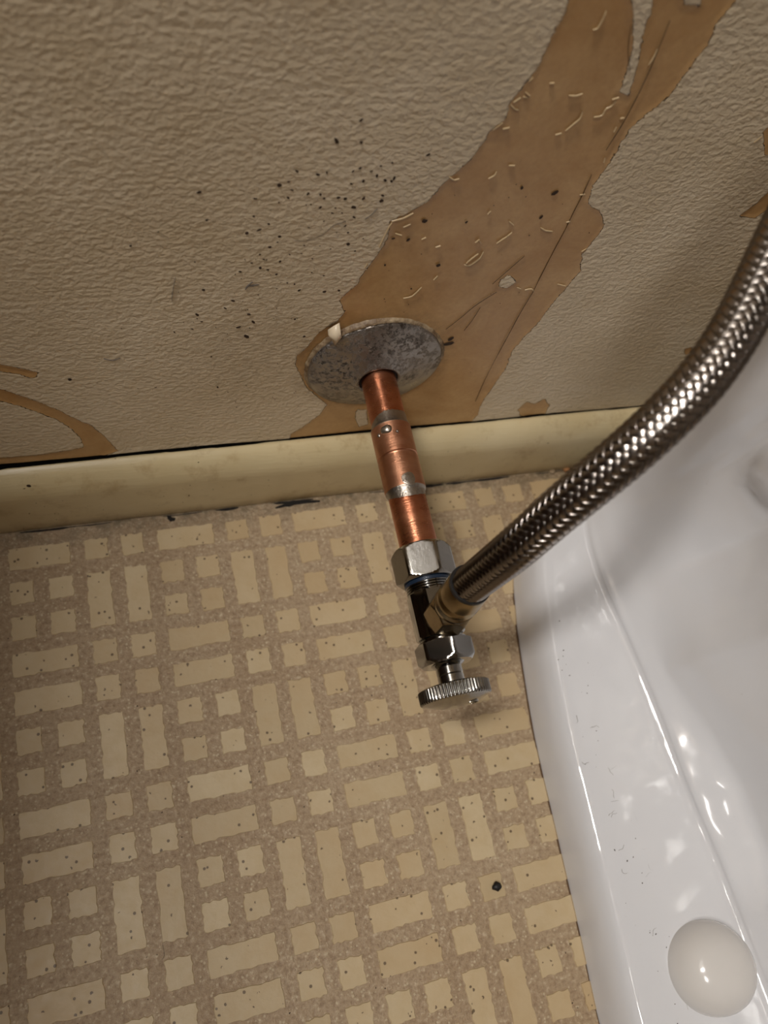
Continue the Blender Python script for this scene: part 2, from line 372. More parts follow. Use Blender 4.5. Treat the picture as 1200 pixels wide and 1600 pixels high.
SPK = [(12.93, 236.18, 0.96), (19.47, 243.61, 0.72), (20.77, 235.71, 0.66), (43.72, 231.18, 0.66), (32.34, 228.0, 0.42), (28.74, 226.78, 0.42), (21.99, 225.86, 0.54), (19.87, 224.74, 0.48), (25.92, 224.7, 0.54), (1.72, 224.84, 0.54), (8.61, 223.48, 0.6), (11.41, 224.12, 0.48), (28.21, 222.75, 0.6), (31.32, 220.96, 0.72), (34.28, 221.72, 0.66), (33.62, 220.54, 0.6), (24.03, 220.73, 0.6), (20.1, 219.59, 0.48), (-0.62, 220.69, 0.48), (-3.36, 219.27, 0.9), (0.8, 217.36, 0.48), (6.12, 215.79, 0.72), (10.31, 215.33, 0.6), (-0.21, 214.19, 0.66), (11.79, 213.68, 0.66), (16.55, 213.9, 0.78), (19.0, 213.34, 0.9), (25.25, 213.44, 0.78), (31.72, 214.58, 0.6), (31.65, 212.28, 0.84), (-11.02, 213.97, 0.54), (-3.15, 212.21, 0.42), (5.95, 211.01, 0.48), (7.54, 211.18, 0.48), (10.93, 209.86, 0.84), (16.07, 209.53, 0.6), (22.35, 209.72, 1.14), (18.71, 207.23, 0.54), (15.36, 207.31, 0.66), (-11.16, 206.38, 0.54), (-5.97, 202.92, 0.66), (-9.09, 200.28, 0.78), (-13.18, 198.87, 0.72), (12.8, 203.69, 0.6), (7.92, 200.85, 0.66), (23.23, 205.16, 0.78), (20.57, 201.24, 0.78), (22.17, 198.01, 0.72), (18.0, 198.15, 0.48), (-1.94, 197.02, 1.08), (-2.45, 194.4, 0.6), (-5.0, 192.07, 0.9), (7.04, 192.4, 0.9), (12.79, 191.93, 0.6), (23.0, 192.35, 1.26), (16.83, 190.33, 0.6), (26.14, 188.71, 0.54), (2.24, 188.07, 0.72), (6.45, 188.48, 0.6), (-8.37, 188.43, 0.54), (-6.9, 185.95, 0.6), (-5.95, 185.78, 0.48), (-0.98, 184.68, 1.02), (10.67, 185.6, 0.84), (-8.01, 181.69, 0.84), (-5.18, 180.53, 0.66), (-11.11, 184.32, 0.48), (-15.11, 179.94, 0.6), (-1.87, 177.93, 0.72), (11.25, 178.23, 0.6), (16.03, 176.26, 0.6), (2.48, 172.96, 0.54), (5.28, 172.12, 0.6), (7.42, 168.45, 0.78), (17.5, 166.95, 0.84), (23.06, 167.28, 0.66), (-28.31, 170.94, 0.66), (-17.44, 164.1, 0.72), (-20.4, 159.97, 0.6), (-30.99, 156.95, 0.78), (-29.4, 152.59, 0.48), (-11.34, 155.64, 0.66), (-9.5, 150.72, 0.84), (-15.12, 147.86, 0.9), (-11.93, 141.63, 1.14), (-33.1, 148.43, 0.6), (-40.02, 147.1, 0.66), (12.02, 139.15, 0.66), (7.2, 150.96, 0.54), (49.44, 202.66, 1.02), (45.41, 193.53, 0.78), (39.58, 194.34, 0.6), (60.75, 179.4, 0.96), (39.17, 180.64, 0.54), (-28.49, 216.81, 0.72), (52.83, 166.32, 0.48), (-26.38, 205.11, 0.48), (95.62, 214.83, 1.32), (81.77, 217.21, 0.72), (94.81, 203.13, 0.78), (65.75, 201.56, 0.6), (49.38, 202.61, 0.9), (60.75, 179.24, 0.72), (221.16, 105.72, 0.72), (79.76, 127.22, 2.16), (79.52, 130.86, 1.44), (-117.94, 29.05, 0.6), (-89.69, 62.85, 0.6), (-51.4, 194.42, 0.54), (-83.11, 119.63, 0.84), (-50.1, 109.41, 0.6), (-26.18, 129.25, 0.6), (-41.27, 136.2, 0.48), (-23.76, 105.79, 0.72)]
pts = [(x, z, r) for x, z, r in SPK]
for i in range(60):
    pts.append((random.gauss(-8, 26), random.gauss(165, 22), random.uniform(.12, .28)))
for i in range(26):
    pts.append((random.gauss(-20, 22), random.gauss(100, 14), random.uniform(.12, .3)))
for i in range(30):
    pts.append((random.uniform(40, 120), random.uniform(100, 220), random.uniform(.1, .25)))
blobs('mildew_specks', pts, SPECK, wall, 'wall')

# slivers: cracks, torn curls of paint. each given as a run of wall points
def slivers(name, runs, mat, parent, w=.5, h=.4, kind='stuff', on='wall'):
    V, F = [], []
    for run in runs:
        wd = run[0]; P = np.array(run[1], float)
        if len(P) > 2: P = catmull(P, max(5, len(P) * 3))
        m = len(P); b = len(V)
        for i, p in enumerate(P):
            t = P[min(i + 1, m - 1)] - P[max(i - 1, 0)]; t /= (np.hypot(*t) + 1e-9); nn = np.array([-t[1], t[0]])
            k = wd * w * max(.12, math.sin(math.pi * (i + .35) / (m - .3)) ** .5) * random.uniform(.6, 1.15)
            a, c = p + nn * k, p - nn * k
            if on == 'wall': V += [(a[0], .0, a[1]), (p[0], -h - .25, p[1]), (c[0], .0, c[1])]
            else: V += [(a[0], a[1], .0), (p[0], p[1], h), (c[0], c[1], .0)]
        for i in range(m - 1):
            for j in range(2): q = b + i * 3 + j; F.append((q, q + 1, q + 4, q + 3))
    o = build(name, V, F, mat, parent, smooth=True)
    if kind: o['kind'] = kind
    return o
slivers('seam_crack', [(0.9, [(104.99, 277.76), (107.2, 261.47), (107.82, 245.79), (106.78, 233.13)]), (0.9, [(106.33, 222.86), (106.99, 214.66), (107.19, 206.0), (107.58, 196.83)]), (1.1, [(107.58, 196.83), (107.64, 183.76), (107.96, 170.8), (108.28, 160.73)]), (1.2, [(108.28, 160.73), (107.7, 147.37), (107.72, 128.39), (107.65, 110.78)]), (0.6, [(107.65, 110.78), (108.1, 93.27), (109.32, 74.09)]), (0.6, [(91.14, 161.88), (84.53, 154.05), (79.7, 145.51), (75.15, 138.3)]), (0.5, [(86.95, 152.27), (85.93, 143.59), (84.24, 136.6)]), (0.5, [(95.91, 183.16), (91.81, 175.3), (87.54, 167.11)]), (0.4, [(100.97, 261.28), (96.19, 268.88), (93.27, 276.04)])], CRACK, wall, .22, .05)
slivers('paint_curls', [(0.89, [(65.28, 249.98), (67.5, 248.34), (68.96, 248.08)]), (1.14, [(68.67, 254.2), (70.79, 252.88)]), (1.0, [(68.63, 252.55), (70.2, 252.31)]), (1.18, [(75.5, 257.2), (77.04, 257.38)]), (1.2, [(83.66, 253.45), (86.12, 253.23), (88.08, 254.11)]), (0.75, [(82.06, 274.13), (83.34, 274.66), (83.65, 277.92), (83.43, 279.61)]), (0.71, [(95.97, 245.91), (98.58, 246.54), (98.85, 248.91), (100.14, 249.81), (100.97, 251.85)]), (1.37, [(88.21, 240.66), (90.17, 243.42), (91.36, 245.24), (91.06, 247.75)]), (0.91, [(85.26, 239.08), (87.17, 239.72)]), (0.89, [(62.67, 240.69), (65.18, 243.39)]), (1.5, [(66.02, 241.03), (68.16, 241.65)]), (1.08, [(67.7, 221.42), (69.47, 222.78), (69.62, 224.48)]), (1.37, [(73.23, 226.82), (75.45, 226.81)]), (1.08, [(71.44, 179.37), (73.72, 178.57), (75.77, 180.73), (77.11, 182.91), (77.39, 186.21)]), (1.21, [(72.16, 179.78), (73.35, 181.98), (75.53, 185.2)]), (0.82, [(73.11, 192.8), (74.96, 190.62)]), (1.21, [(81.35, 190.37), (83.13, 192.42), (84.9, 194.46), (85.63, 196.1)]), (1.39, [(72.49, 191.14), (73.61, 192.78)]), (1.12, [(82.3, 201.68), (85.01, 199.6)]), (1.29, [(96.47, 198.22), (99.21, 196.48), (102.49, 195.95)]), (1.24, [(103.91, 162.3), (106.48, 162.9), (108.45, 161.23)]), (0.75, [(99.43, 164.37), (101.71, 163.21)]), (1.31, [(117.75, 165.24), (122.23, 163.68)]), (1.17, [(50.64, 160.89), (54.21, 161.88), (56.92, 167.09)]), (0.94, [(61.02, 171.14), (62.12, 173.43)]), (0.72, [(53.22, 222.39), (55.34, 221.01), (57.09, 221.51)]), (1.39, [(37.29, 202.95), (41.19, 204.17), (44.38, 206.54)]), (1.08, [(39.7, 197.05), (42.37, 195.96)]), (1.28, [(57.15, 189.22), (58.87, 189.99)]), (1.4, [(31.37, 179.65), (32.02, 182.24)]), (1.27, [(106.15, 240.37), (106.01, 242.4)]), (1.44, [(108.52, 228.08), (107.97, 230.12)]), (1.02, [(105.79, 213.74), (107.75, 214.09)]), (1.34, [(99.32, 252.25), (101.38, 253.01)]), (1.06, [(105.72, 264.08), (106.04, 266.7), (105.68, 269.24)]), (1.45, [(105.76, 245.45), (107.08, 245.78)]), (1.4, [(68.65, 257.68), (69.44, 259.02)]), (0.78, [(42.12, 199.92), (44.51, 201.4)]), (0.81, [(50.49, 193.64), (51.98, 194.61)]), (0.87, [(72.75, 205.27), (73.5, 206.79)]), (1.47, [(106.34, 200.39), (107.79, 200.97)]), (1.05, [(120.3, 184.34), (121.65, 186.09)]), (1.2, [(163.86, 236.74), (165.37, 239.29)]), (0.94, [(34.95, 190.14), (36.56, 199.12), (37.4, 202.37)]), (1.11, [(68.06, 252.27), (66.28, 250.56)])], CURL, wall, .27, .3)
slivers('scuff_marks', [(0.5, [(-37.86, 178.71), (-38.88, 172.68), (-39.98, 165.69)]), (1.6, [(-13.11, 170.3), (-11.98, 172.36), (-10.39, 174.36)]), (2.2, [(-12.67, 171.69), (-10.32, 172.25), (-7.97, 172.81)]), (1.0, [(-68.2, 132.65), (-65.01, 130.98), (-61.91, 132.37)]), (0.4, [(3.41, 194.99), (7.95, 194.82), (13.34, 197.7), (16.27, 201.52), (20.54, 203.47)]), (0.5, [(27.26, 204.17), (29.2, 206.18), (30.97, 209.03)])], LINT, wall, .3, .1)

# ------------------------------------------------------------------ skirting board
prof = [(-3.0, 0), (-1.4, HB - 6.0), (-.7, HB - .7), (-.9, HB - .1)]
for i in range(1, 13):
    a = math.pi / 2 * i / 12; prof.append((-1.2 - (TB - 1.2) * math.sin(a) ** 1.1, HB - 17 * (1 - math.cos(a)) ** .95))
prof += [(-TB - .2, 22), (-TB - .1, 12), (-TB, 4), (-TB + .6, 0)]
sx = np.arange(-900, 901, 2.5); V = []; jt = 0
for x in sx:
    if random.random() < .3: jt = random.uniform(-.35, .3)
    gp = 1.15 * np.clip((20 - x) / 150, 0, 1.4) - .1
    for k, (y, z) in enumerate(prof):
        jj = jt * .4 if k in (2, 3) else 0
        if k in (1, 2, 3): y -= gp + jt
        V.append((x, y + .12 * math.sin(x * .05 + z * .1), z + jj))
bs = build('baseboard_back', V, grid_faces(len(sx), len(prof)), BASE, smooth=True); bs['kind'] = 'structure'
o = blobs('dirt_specks', [(-113.4, 52.4, 1.3), (-115.8, 50.3, 0.5), (-41.0, 22.8, 0.6), (-39.9, 34.9, 0.4), (-34.9, 59.4, 0.4), (83.0, 18.0, 0.4), (93.9, -3.5, 0.5), (161.5, 40.7, 0.5), (-72.2, 71.3, 0.3), (-119.5, 22.2, 0.4), (99.5, 43.2, 0.3)] + [(random.uniform(-150, 220), random.uniform(4, 34), random.uniform(.1, .3)) for _ in range(45)], SPECK, bs, 'wall', .2)
for v in o.data.vertices: v.co.y -= (TB + .1) * MM
slivers('floor_line_grime', [(1.12, [(-200, -12.2), (-189.15, -12.5), (-178.3, -12.2)]), (0.82, [(-128.82, -12.2), (-114.91, -12.5), (-101.0, -12.2)]), (0.41, [(-102.45, -12.2), (-92.47, -12.5), (-82.49, -12.2)]), (0.4, [(-55.9, -12.2), (-45.1, -12.5), (-34.31, -12.2)]), (1.28, [(-27.34, -12.2), (-21.04, -12.5), (-14.74, -12.2)]), (1.25, [(5.48, -12.2), (16.94, -12.5), (28.39, -12.2)]), (0.53, [(61.96, -12.2), (69.94, -12.5), (77.91, -12.2)]), (0.4, [(75.34, -12.2), (82.66, -12.5), (89.97, -12.2)]), (1.14, [(93.0, -12.2), (100.72, -12.5), (108.43, -12.2)]), (1.03, [(109.8, -12.2), (117.27, -12.5), (124.74, -12.2)]), (1.07, [(122.27, -12.2), (136.99, -12.5), (151.72, -12.2)]), (0.44, [(169.32, -12.2), (179.69, -12.5), (190.05, -12.2)]), (1.08, [(188.15, -12.2), (202.66, -12.5), (217.17, -12.2)]), (2.2, [(5.78, -15.12), (17.14, -13.32), (32.02, -13.98)]), (1.6, [(-53.38, -12.23), (-51.58, -14.79), (-49.47, -14.29)])], DARK, bs, .8, .5, on='floor')

# ------------------------------------------------------------------ floor with its inlaid vinyl shapes
fl = box('floor', (-960, -1960, -30), (960, 60, 0), FLOOR)
X0, D0, PT, TH = -129.3164, 6.8151, 18.676, -0.0123
def tile_mesh(w, h):
    V, F = [], []; per = []
    def side(a, b, n):
        a, b = np.array(a), np.array(b); t = (b - a); nn = np.array([-t[1], t[0]]) / np.hypot(*t)
        for i in range(n): per.append(a + t * (i + (random.uniform(-.25, .25) if i else 0)) / n + nn * (random.uniform(-.6, .45) if i else random.uniform(-.3, .1)))
    nx, ny = (13 if w > 20 else 7), (13 if h > 20 else 7)
    side((-w / 2, -h / 2), (w / 2, -h / 2), nx); side((w / 2, -h / 2), (w / 2, h / 2), ny)
    side((w / 2, h / 2), (-w / 2, h / 2), nx); side((-w / 2, h / 2), (-w / 2, -h / 2), ny)
    n = len(per); H = .45
    for p in per: V.append((p[0], p[1], 0))
    for p in per:
        q = p * (1 - .25 / np.abs(p).max()); V.append((q[0], q[1], H))
    for i in range(n): F.append((i, (i + 1) % n, n + (i + 1) % n, n + i))
    F.append(list(range(n, 2 * n)))
    return V, F
def mk(w, h, k):
    out = []
    for i in range(k):
        V, F = tile_mesh(w + random.uniform(-.5, .5), h + random.uniform(-.5, .5)); o = build('tile', V, F, TILE, fl); out.append(o)
    return out
SQ = mk(11.6, 11.6, 10); HBR = mk(30.2, 11.4, 7); VBR = mk(11.4, 30.2, 7); used = set()
LEFT = [(220,-15.2),(200,-17),(182,-21),(162,-32),(146,-53),(136,-76),(131,-98),(128,-115),(122,-165),(119.5,-213),(117.5,-257),(115,-298)]
def in_toilet(x, y):
    xo = np.interp(-y, [-p[1] for p in LEFT], [p[0] for p in LEFT]); return x > xo + 7
def put(kind, u, v):
    x, y = u * math.cos(TH) - v * math.sin(TH), -(v * math.cos(TH) + u * math.sin(TH))
    if y > -TB - 4 or in_toilet(x - (9 if kind is HBR else 0), y): return
    src = random.choice(kind)
    if src.name in used: o = src.copy(); COL.objects.link(o)
    else: o = src; used.add(src.name)
    o.location = (x * MM, y * MM, 0); o.rotation_euler = (0, 0, -TH + (math.pi if random.random() < .5 else 0))
for i in range(-6, 22):
    for j in range(0, 22):
        a, b = i % 4, j % 4; u, v = X0 + i * PT, D0 + j * PT
        if a in (0, 1) and b in (0, 1):
            if a == 0: put(HBR, u + PT / 2, v)
        elif a in (2, 3) and b in (2, 3):
            if b == 2: put(VBR, u, v + PT / 2)
        else: put(SQ, u, v)
for o in SQ + HBR + VBR:
    if o.name not in used: bpy.data.objects.remove(o)
SP2 = [(random.uniform(-140, 110), random.uniform(-320, -20), random.uniform(.12, .4)) for _ in range(150)] + [(110 + random.gauss(0, 3) + (300 + y) * .03, y, random.uniform(.15, .45)) for y in np.random.default_rng(3).uniform(-300, -180, 22)]
blobs('floor_grit', SP2, SPECK, fl, 'floor', .4)
slivers('hair', [(.25, [(-76.3, -219.32), (-76.01, -221.93), (-76.22, -224.16), (-77.15, -225.2)])], BLACK, fl, .4, .3, kind=None, on='floor')

# ------------------------------------------------------------------ escutcheon on the wall
ax = (XP, 0, ZP)
t = empty('escutcheon', 'pitted round chrome wall plate behind the copper pipe', 'wall plate', (XP, 0, ZP))
def L(o):   # parts are written in scene millimetres; hang them under the empty at its base
    p = o.parent; o.matrix_parent_inverse = Matrix.Translation(-p.location) if p else Matrix(); return o
pr = [(0.2, RF - 1.6), (.6, RF - .2), (1.4, RF), (2.1, RF - .15), (2.6, RF - .9), (3.3, RF - 3.0), (4.6, RF - 7), (6.0, RF - 12), (7.2, RF - 16.5), (7.9, 12.8), (8.5, 11.6), (9.1, 10.6), (9.5, 9.9), (9.5, 9.4), (9.0, 8.9), (5, 8.9)]
L(lathe('plate', pr, FLANGE, t, ax, cap1=False, ang=50))
L(lathe('throat_shade', [(2, 8.0), (8.6, 8.0), (8.6, 8.9)], DARK, t, ax, cap1=False, n=48))  # black ring, paints the shade in the gap round the pipe
# lifted ring of old caulk and paint round the plate
V = []; n = 150
for i in range(n):
    a = 2 * math.pi * i / n; up = .5 + .5 * math.sin(a)           # thicker above the plate
    wv = random.uniform(-.35, .35) + .6 * math.sin(5 * a + 1) * .4
    ro = RF + .3 + .8 * up * (.6 + .4 * math.sin(3 * a + 2)) + .7 * wv; ri = RF - .8
    hh = .6 + 1.5 * up * (.65 + .35 * math.sin(4 * a)) + random.uniform(-.2, .2)
    for (r_, y_) in ((ro + .9, .3), (ro + .3, -.5 * hh), (ro - .2, -hh), (ro - .8, -hh * .95), (ri, -1.2)):
        V.append((XP + r_ * math.cos(a), y_, ZP + r_ * math.sin(a)))
L(build('caulk_ring', V, grid_faces(n, 5, wrap_u=True), CAULK, t, smooth=True))
FL_ = [(21.17, 143.72), (23.3, 146.09), (25.46, 148.0), (26.67, 143.19), (26.11, 139.3), (24.67, 137.66), (22.6, 140.97)]
V = []; F = []
for i, (x, z) in enumerate(FL_): V.append((x, -3.4 - (1.2 if i % 2 else 0), z))
c = np.mean(FL_, 0); V.append((c[0], -5.6, c[1]))
for i, (x, z) in enumerate(FL_): V.append((x + .2, -1.0, z + .4))
m = len(FL_)
for i in range(m): F += [(i, (i + 1) % m, m), (i, i + m + 1, (i + 1) % m + m + 1, (i + 1) % m)]
o = L(build('torn_paint_flap', V, F, FLAKE, t, smooth=True)); o['label'] = 'torn curl of cream paint lapping over the plate'

# ------------------------------------------------------------------ copper stub pipe
t = empty('copper_pipe', 'short copper pipe with soldered sleeve coming out of the wall', 'pipe', (XP, 0, ZP))
R_ = 7.94
L(lathe('tube', [(0, R_ - .8), (0.2, R_), (93, R_)] + [(93.5, R_ - .6)], COPPER, t, ax, cap1=True))
rc = R_ + .95
L(lathe('coupling', [(34.6, R_), (34.6, rc - .25), (35.0, rc), (49.0, rc), (49.3, rc - .4), (49.9, rc - .5), (50.2, rc), (65.2, rc), (65.6, rc - .25), (65.6, R_)], COPPERC, t, ax, cap1=False, ang=25))
def wave(a, s, r): return r
n = 72; V = []
for i in range(n):       # upper wiped solder band, ragged toward the wall
    a = 2 * math.pi * i / n; s0 = 30.2 - 1.6 * math.cos(a - .9) + .5 * math.sin(3 * a) + random.uniform(-.25, .25)
    for (s_, r_) in ((s0, R_ + .02), (s0 + .8, R_ + .16), (33.4, R_ + .3), (34.5, rc - .1), (34.9, rc + .04), (35.3, rc - .05)):
        V.append((XP + r_ * math.sin(a), -s_, ZP + r_ * math.cos(a)))
L(autosmooth(build('solder_band', V, grid_faces(n, 6, True), SOLDER, t), 50))
V = []
for i in range(n):       # lower band, a drip toward the valve on the side away from the floor
    a = 2 * math.pi * i / n; s1 = 67.6 + 3.0 * max(0, math.cos(a + .1)) + random.uniform(-.15, .15)
    for (s_, r_) in ((65.3, rc - .05), (65.7, rc - .15), (66.2, R_ + .35), (67.0, R_ + .2), (s1, R_ + .02)):
        V.append((XP + r_ * math.sin(a), -s_, ZP + r_ * math.cos(a)))
L(autosmooth(build('solder_band', V, grid_faces(n, 5, True), SOLDER, t), 50))
def drop(name, s0, a0, ls, la, h, mat, base=rc):
    V = []; nu, nv = 18, 7
    for i in range(nu):
        th = 2 * math.pi * i / nu
        for j in range(nv):
            q = j / (nv - 1); s_ = s0 + ls * q * math.cos(th) * (1 + .12 * math.sin(3 * th)); a = a0 + la * q * math.sin(th) * (1 + .1 * math.cos(2 * th))
            r_ = base - .05 + h * math.sqrt(max(0, 1 - q * q)); V.append((XP + r_ * math.sin(a), -s_, ZP + r_ * math.cos(a)))
    return L(build(name, V, grid_faces(nu, nv, True), mat, t, smooth=True))
drop('solder_bead', 38.6, -.52, 2.0, .33, 1.3, SOLDER); drop('solder_bead', 40.8, -.02, .75, .09, .9, SOLDER)
drop('solder_bead', 39.8, -.98, .9, .1, .5, SOLDER); drop('solder_patch', 63.0, -.02, 3.2, .42, .12, SOLDER)

# ------------------------------------------------------------------ angle stop valve
t = empty('shutoff_valve', 'chrome angle stop valve at the end of the copper pipe', 'valve', (XP, -100, ZP))
L(hexnut('compression_nut', 91.5, 106.0, 22.2, CHROMED, t, ax, roll=math.radians(14), hole=R_ + .1, ch0=2.0, ch1=1.6))
L(lathe('dark_seal', [(105.5, 8.6), (106.2, 9.6), (107.4, 9.6), (107.8, 8.6)], BLUE, t, ax, cap1=False))
th = []
s_ = 107.2
for i in range(4): th += [(s_, 8.7), (s_ + .35, 9.4), (s_ + .75, 9.4), (s_ + 1.0, 8.7)]; s_ += 1.05
L(lathe('thread', th, CHROME, t, ax, cap1=False, ang=20))
body = L(lathe('valve_body', [(109.6, 7.5), (110.4, 9.2), (111.2, 10.2), (112.4, 10.4), (128.6, 10.2), (129.4, 9.4), (129.8, 8.4), (130.4, 8.4), (130.6, 9.6), (131.4, 9.6), (131.8, 8.0)], CHROME, t, ax, cap1=False, ang=18,
    rfun=lambda a, s, r: min(r, 9.3 / math.cos((a + .35) % (math.pi / 4) - math.pi / 8)) if 110.5 < s < 129 else r, n=128))
OA = np.array((XP + .3, -124.0, ZP)); OB = np.array((48.7,-122.0,136.0))
od = (OB - OA) / np.linalg.norm(OB - OA); ol = float(np.linalg.norm(OB - OA))
L(lathe('outlet', [(0, 5.5), (5, 7.6), (8.5, 7.4), (9.5, 6.6), (12, 6.6)], CHROME, t, OA, od, cap1=True))
L(hexnut('bonnet_nut', 131.2, 140.0, 20.4, CHROME, t, ax, roll=math.radians(4), hole=4.0, ch0=.7, ch1=2.2))
L(lathe('bonnet_collar', [(139.6, 7.0), (140.2, 6.6), (141.2, 5.4), (141.4, 4.9)], CHROME, t, ax, cap1=False))
L(lathe('stem', [(139.5, 5.15), (144, 5.15), (144.3, 4.95), (144.6, 5.15), (149.0, 5.15)], CHROMED, t, ax, cap1=False, ang=20))
RH = 14.0
def knurl(a, s, r): return r - (.42 * (.5 + .5 * math.cos(a * 62)) if r > RH - .35 else 0)
hd = L(lathe('handle', [(147.6, 4.5), (147.6, 8), (148.2, RH - 2.2), (148.5, RH - .8), (149.0, RH), (150.5, RH + .02), (152.2, RH + .02), (153.4, RH), (154.0, RH - .6), (154.4, RH - 2.0), (155.2, RH - 4.0), (156.3, 6.0), (156.8, 3), (156.9, .2)], CHROMED, t, ax, cap1=True, ang=40, n=620, rfun=knurl))
for (r0, r1) in ((2.7, 3.05), (1.2, 1.5)):     # worn round stamp on the face, no longer legible
    o = lathe('stamped_mark', [(155.6, r0), (156.4, r0), (156.4, r1), (155.6, r1)], CHROMED, t, (XP + 4.6, 0, ZP + 2.4), cap1=False, n=48); L(o)

# ------------------------------------------------------------------ braided supply hose
t = empty('supply_hose', 'braided stainless steel supply hose curving up from the valve past the toilet', 'hose', tuple(OB.tolist()))
L(hexnut('coupling_nut', 8.0, ol - 1.5, 15.6, BRASS, t, OA, od, roll=math.radians(12), hole=6.0, ch0=1.0, ch1=1.4))
L(lathe('crimp_ferrule', [(ol - 2.0, 6.6), (ol - 1.0, 7.9), (ol + .6, 8.1), (ol + 1.4, 7.3), (ol + 2.4, 7.3), (ol + 3.2, 8.1), (ol + 5.2, 8.2), (ol + 6.2, 7.6), (ol + 7.4, 7.6), (ol + 8.0, 8.1), (ol + 16, 7.8), (ol + 16.5, 7.6), (ol + 16.5, 5.8)], BRASS, t, OA, od, cap1=False, ang=35))
F0 = OA + od * (ol + 16)
L(lathe('end_sleeve', [(ol + 15.9, 6.0), (ol + 16.0, 7.75), (ol + 17.6, 7.75), (ol + 17.7, 6.6)], RUBBER, t, OA, od, cap1=False))
HP = [tuple(F0)] + [(52.2, -122.3, 189.5), (59.2, -119.4, 211.5), (68.5, -115.7, 228.9), (79.3, -110.2, 241.8), (91.4, -101.7, 251.6), (102.0, -90.6, 259.2), (110.7, -79.1, 264.9), (124.7, -60, 278.9), (132.7, -54, 304.9), (134.7, -54, 372)]
CV = catmull([tuple(F0 - od * 8)] + HP, 4000)
seg = np.r_[0, np.cumsum(np.linalg.norm(np.diff(CV, axis=0), axis=1))]
LEN = seg[-1]; 
def hose_at(sv):
    P = np.stack([np.interp(sv, seg, CV[:, k]) for k in range(3)], 1); return P
NS = 1700; sv = np.linspace(0, LEN, NS); P = hose_at(sv)
for _ in range(2500): P[1:-1] = .25 * P[:-2] + .5 * P[1:-1] + .25 * P[2:]
T = np.gradient(P, axis=0); T /= np.linalg.norm(T, axis=1)[:, None]
U = np.zeros_like(P); u = np.cross(T[0], (0, 1, 0)); u /= np.linalg.norm(u)
for i in range(NS):
    u = u - T[i] * (u @ T[i]); u /= np.linalg.norm(u); U[i] = u
W = np.cross(T, U)
# rubber core
nc = 24; V = []
for i in range(nc):
    a = 2 * math.pi * i / nc; V.append(P[::8] + (U[::8] * math.cos(a) + W[::8] * math.sin(a)) * 5.75)
V = np.stack(V); L(build('inner_tube', V.reshape(-1, 3), grid_faces(nc, V.shape[1], True), RUBBER, t, smooth=True))
NST = 12; K = math.tan(math.radians(52)) / 6.5; BW = 2 * math.pi * 6.5 * math.cos(math.radians(52)) / NST * .90
SW = np.cumsum(np.r_[0, np.linalg.norm(np.diff(P, axis=0), axis=1)])
NW = 5; cs = []
for w_ in range(NW):
    for q in (-.5, 0, .5) if w_ == 0 else (0, .5): cs.append(((w_ + .5 + q) / NW - .5, (.30 if q == 0 else 0)))
step_ = 2
idx = np.arange(12, NS - 2, step_)
def braid(sgn, k0):
    V = []; s = SW[idx]
    for (cu, ch) in cs:
        off = cu * BW / 6.5 / math.cos(math.radians(52))
        th = 2 * math.pi * k0 / NST + sgn * K * s + off
        a = (th - K * s) * NST / (2 * math.pi); b = (th + K * s) * NST / (2 * math.pi)
        a_ = k0 if sgn > 0 else a; b_ = k0 if sgn < 0 else b
        g = np.tanh(2.2 * np.sin(math.pi / 2 * (a_ + b_ + .5))) / .976
        r = 6.2 + sgn * g * .34 + ch * 1.0 + .16 * math.cos(cu * math.pi)
        V.append(P[idx] + (U[idx] * np.cos(th)[:, None] + W[idx] * np.sin(th)[:, None]) * r[:, None])
    V = np.stack(V); return V.reshape(-1, 3), grid_faces(len(cs), len(idx), flip=False)
for sgn in (1, -1):
    for k0 in range(NST):
        V, F = braid(sgn, k0); L(build('braid_strand', V, F, STEEL, t, smooth=True))
# nut at the far end, out of the picture, under the cistern
L(hexnut('coupling_nut', -4, 12, 20, CHROMED, t, tuple(P[-1]), tuple(T[-1]), hole=5, ch0=1, ch1=1))

# ------------------------------------------------------------------ toilet
CX = 238.0
OUT = [(CX, -15)] + LEFT + [(116, -340), (120, -380), (136, -425), (165, -462), (200, -484), (CX, -490)]
IN2 = [(238,-24),(218,-24.5),(200,-28),(185,-41),(175,-62),(173,-93),(176.5,-127),(180,-165),(182,-209),(185,-240),(186.5,-270),(188,-300),(190,-340),(197,-385),(212,-422),(238,-440)]
NSTN = 240
def arc(P, n):
    C = catmull(P, 2000); s = np.r_[0, np.cumsum(np.hypot(*np.diff(C, axis=0).T))]; return C, s
def by_y(P, yy):   # left half outline as x(y)
    return np.interp(-yy, [-p[1] for p in P], [p[0] for p in P])
Co, so = arc(OUT, 2000)
lam = np.linspace(0, 1, NSTN); lam = lam ** 1.0
O = np.stack([np.interp(lam * so[-1], so, Co[:, k]) for k in range(2)], 1)
Ci, si = arc(IN2, 2000)
# match stations by y for the long side, by fraction at the ends
yo = O[:, 1]; KY = [(-15, 0), (-22, .0), ]
yi0, yi1 = Ci[0, 1], Ci[-1, 1]
fr = (yo - yo[0]) / (yo[-1] - yo[0]); 
def inner(k):
    f_ = np.clip((O[k, 1] + 15) / (-490 + 15), 0, 1)
    return None
I = np.zeros_like(O)
for k in range(NSTN):
    y_ = O[k, 1]; x_ = O[k, 0]
    yt = np.interp(-y_, [15, 17, 20, 31, 53, 76, 98, 150, 300, 380, 425, 462, 484, 490], [24, 25, 28, 40, 62, 84, 103, 151, 298, 362, 395, 420, 436, 440])
    cand = np.abs(-Ci[:, 1] - yt)
    I[k] = Ci[int(cand.argmin())]
    if k == 0: I[k] = Ci[0]
    if k == NSTN - 1: I[k] = Ci[-1]
for _ in range(6): I[1:-1] = .25 * I[:-2] + .5 * I[1:-1] + .25 * I[2:]
SP = np.stack([np.full(NSTN, CX + 6), np.clip(I[:, 1], -400, -70)], 1)
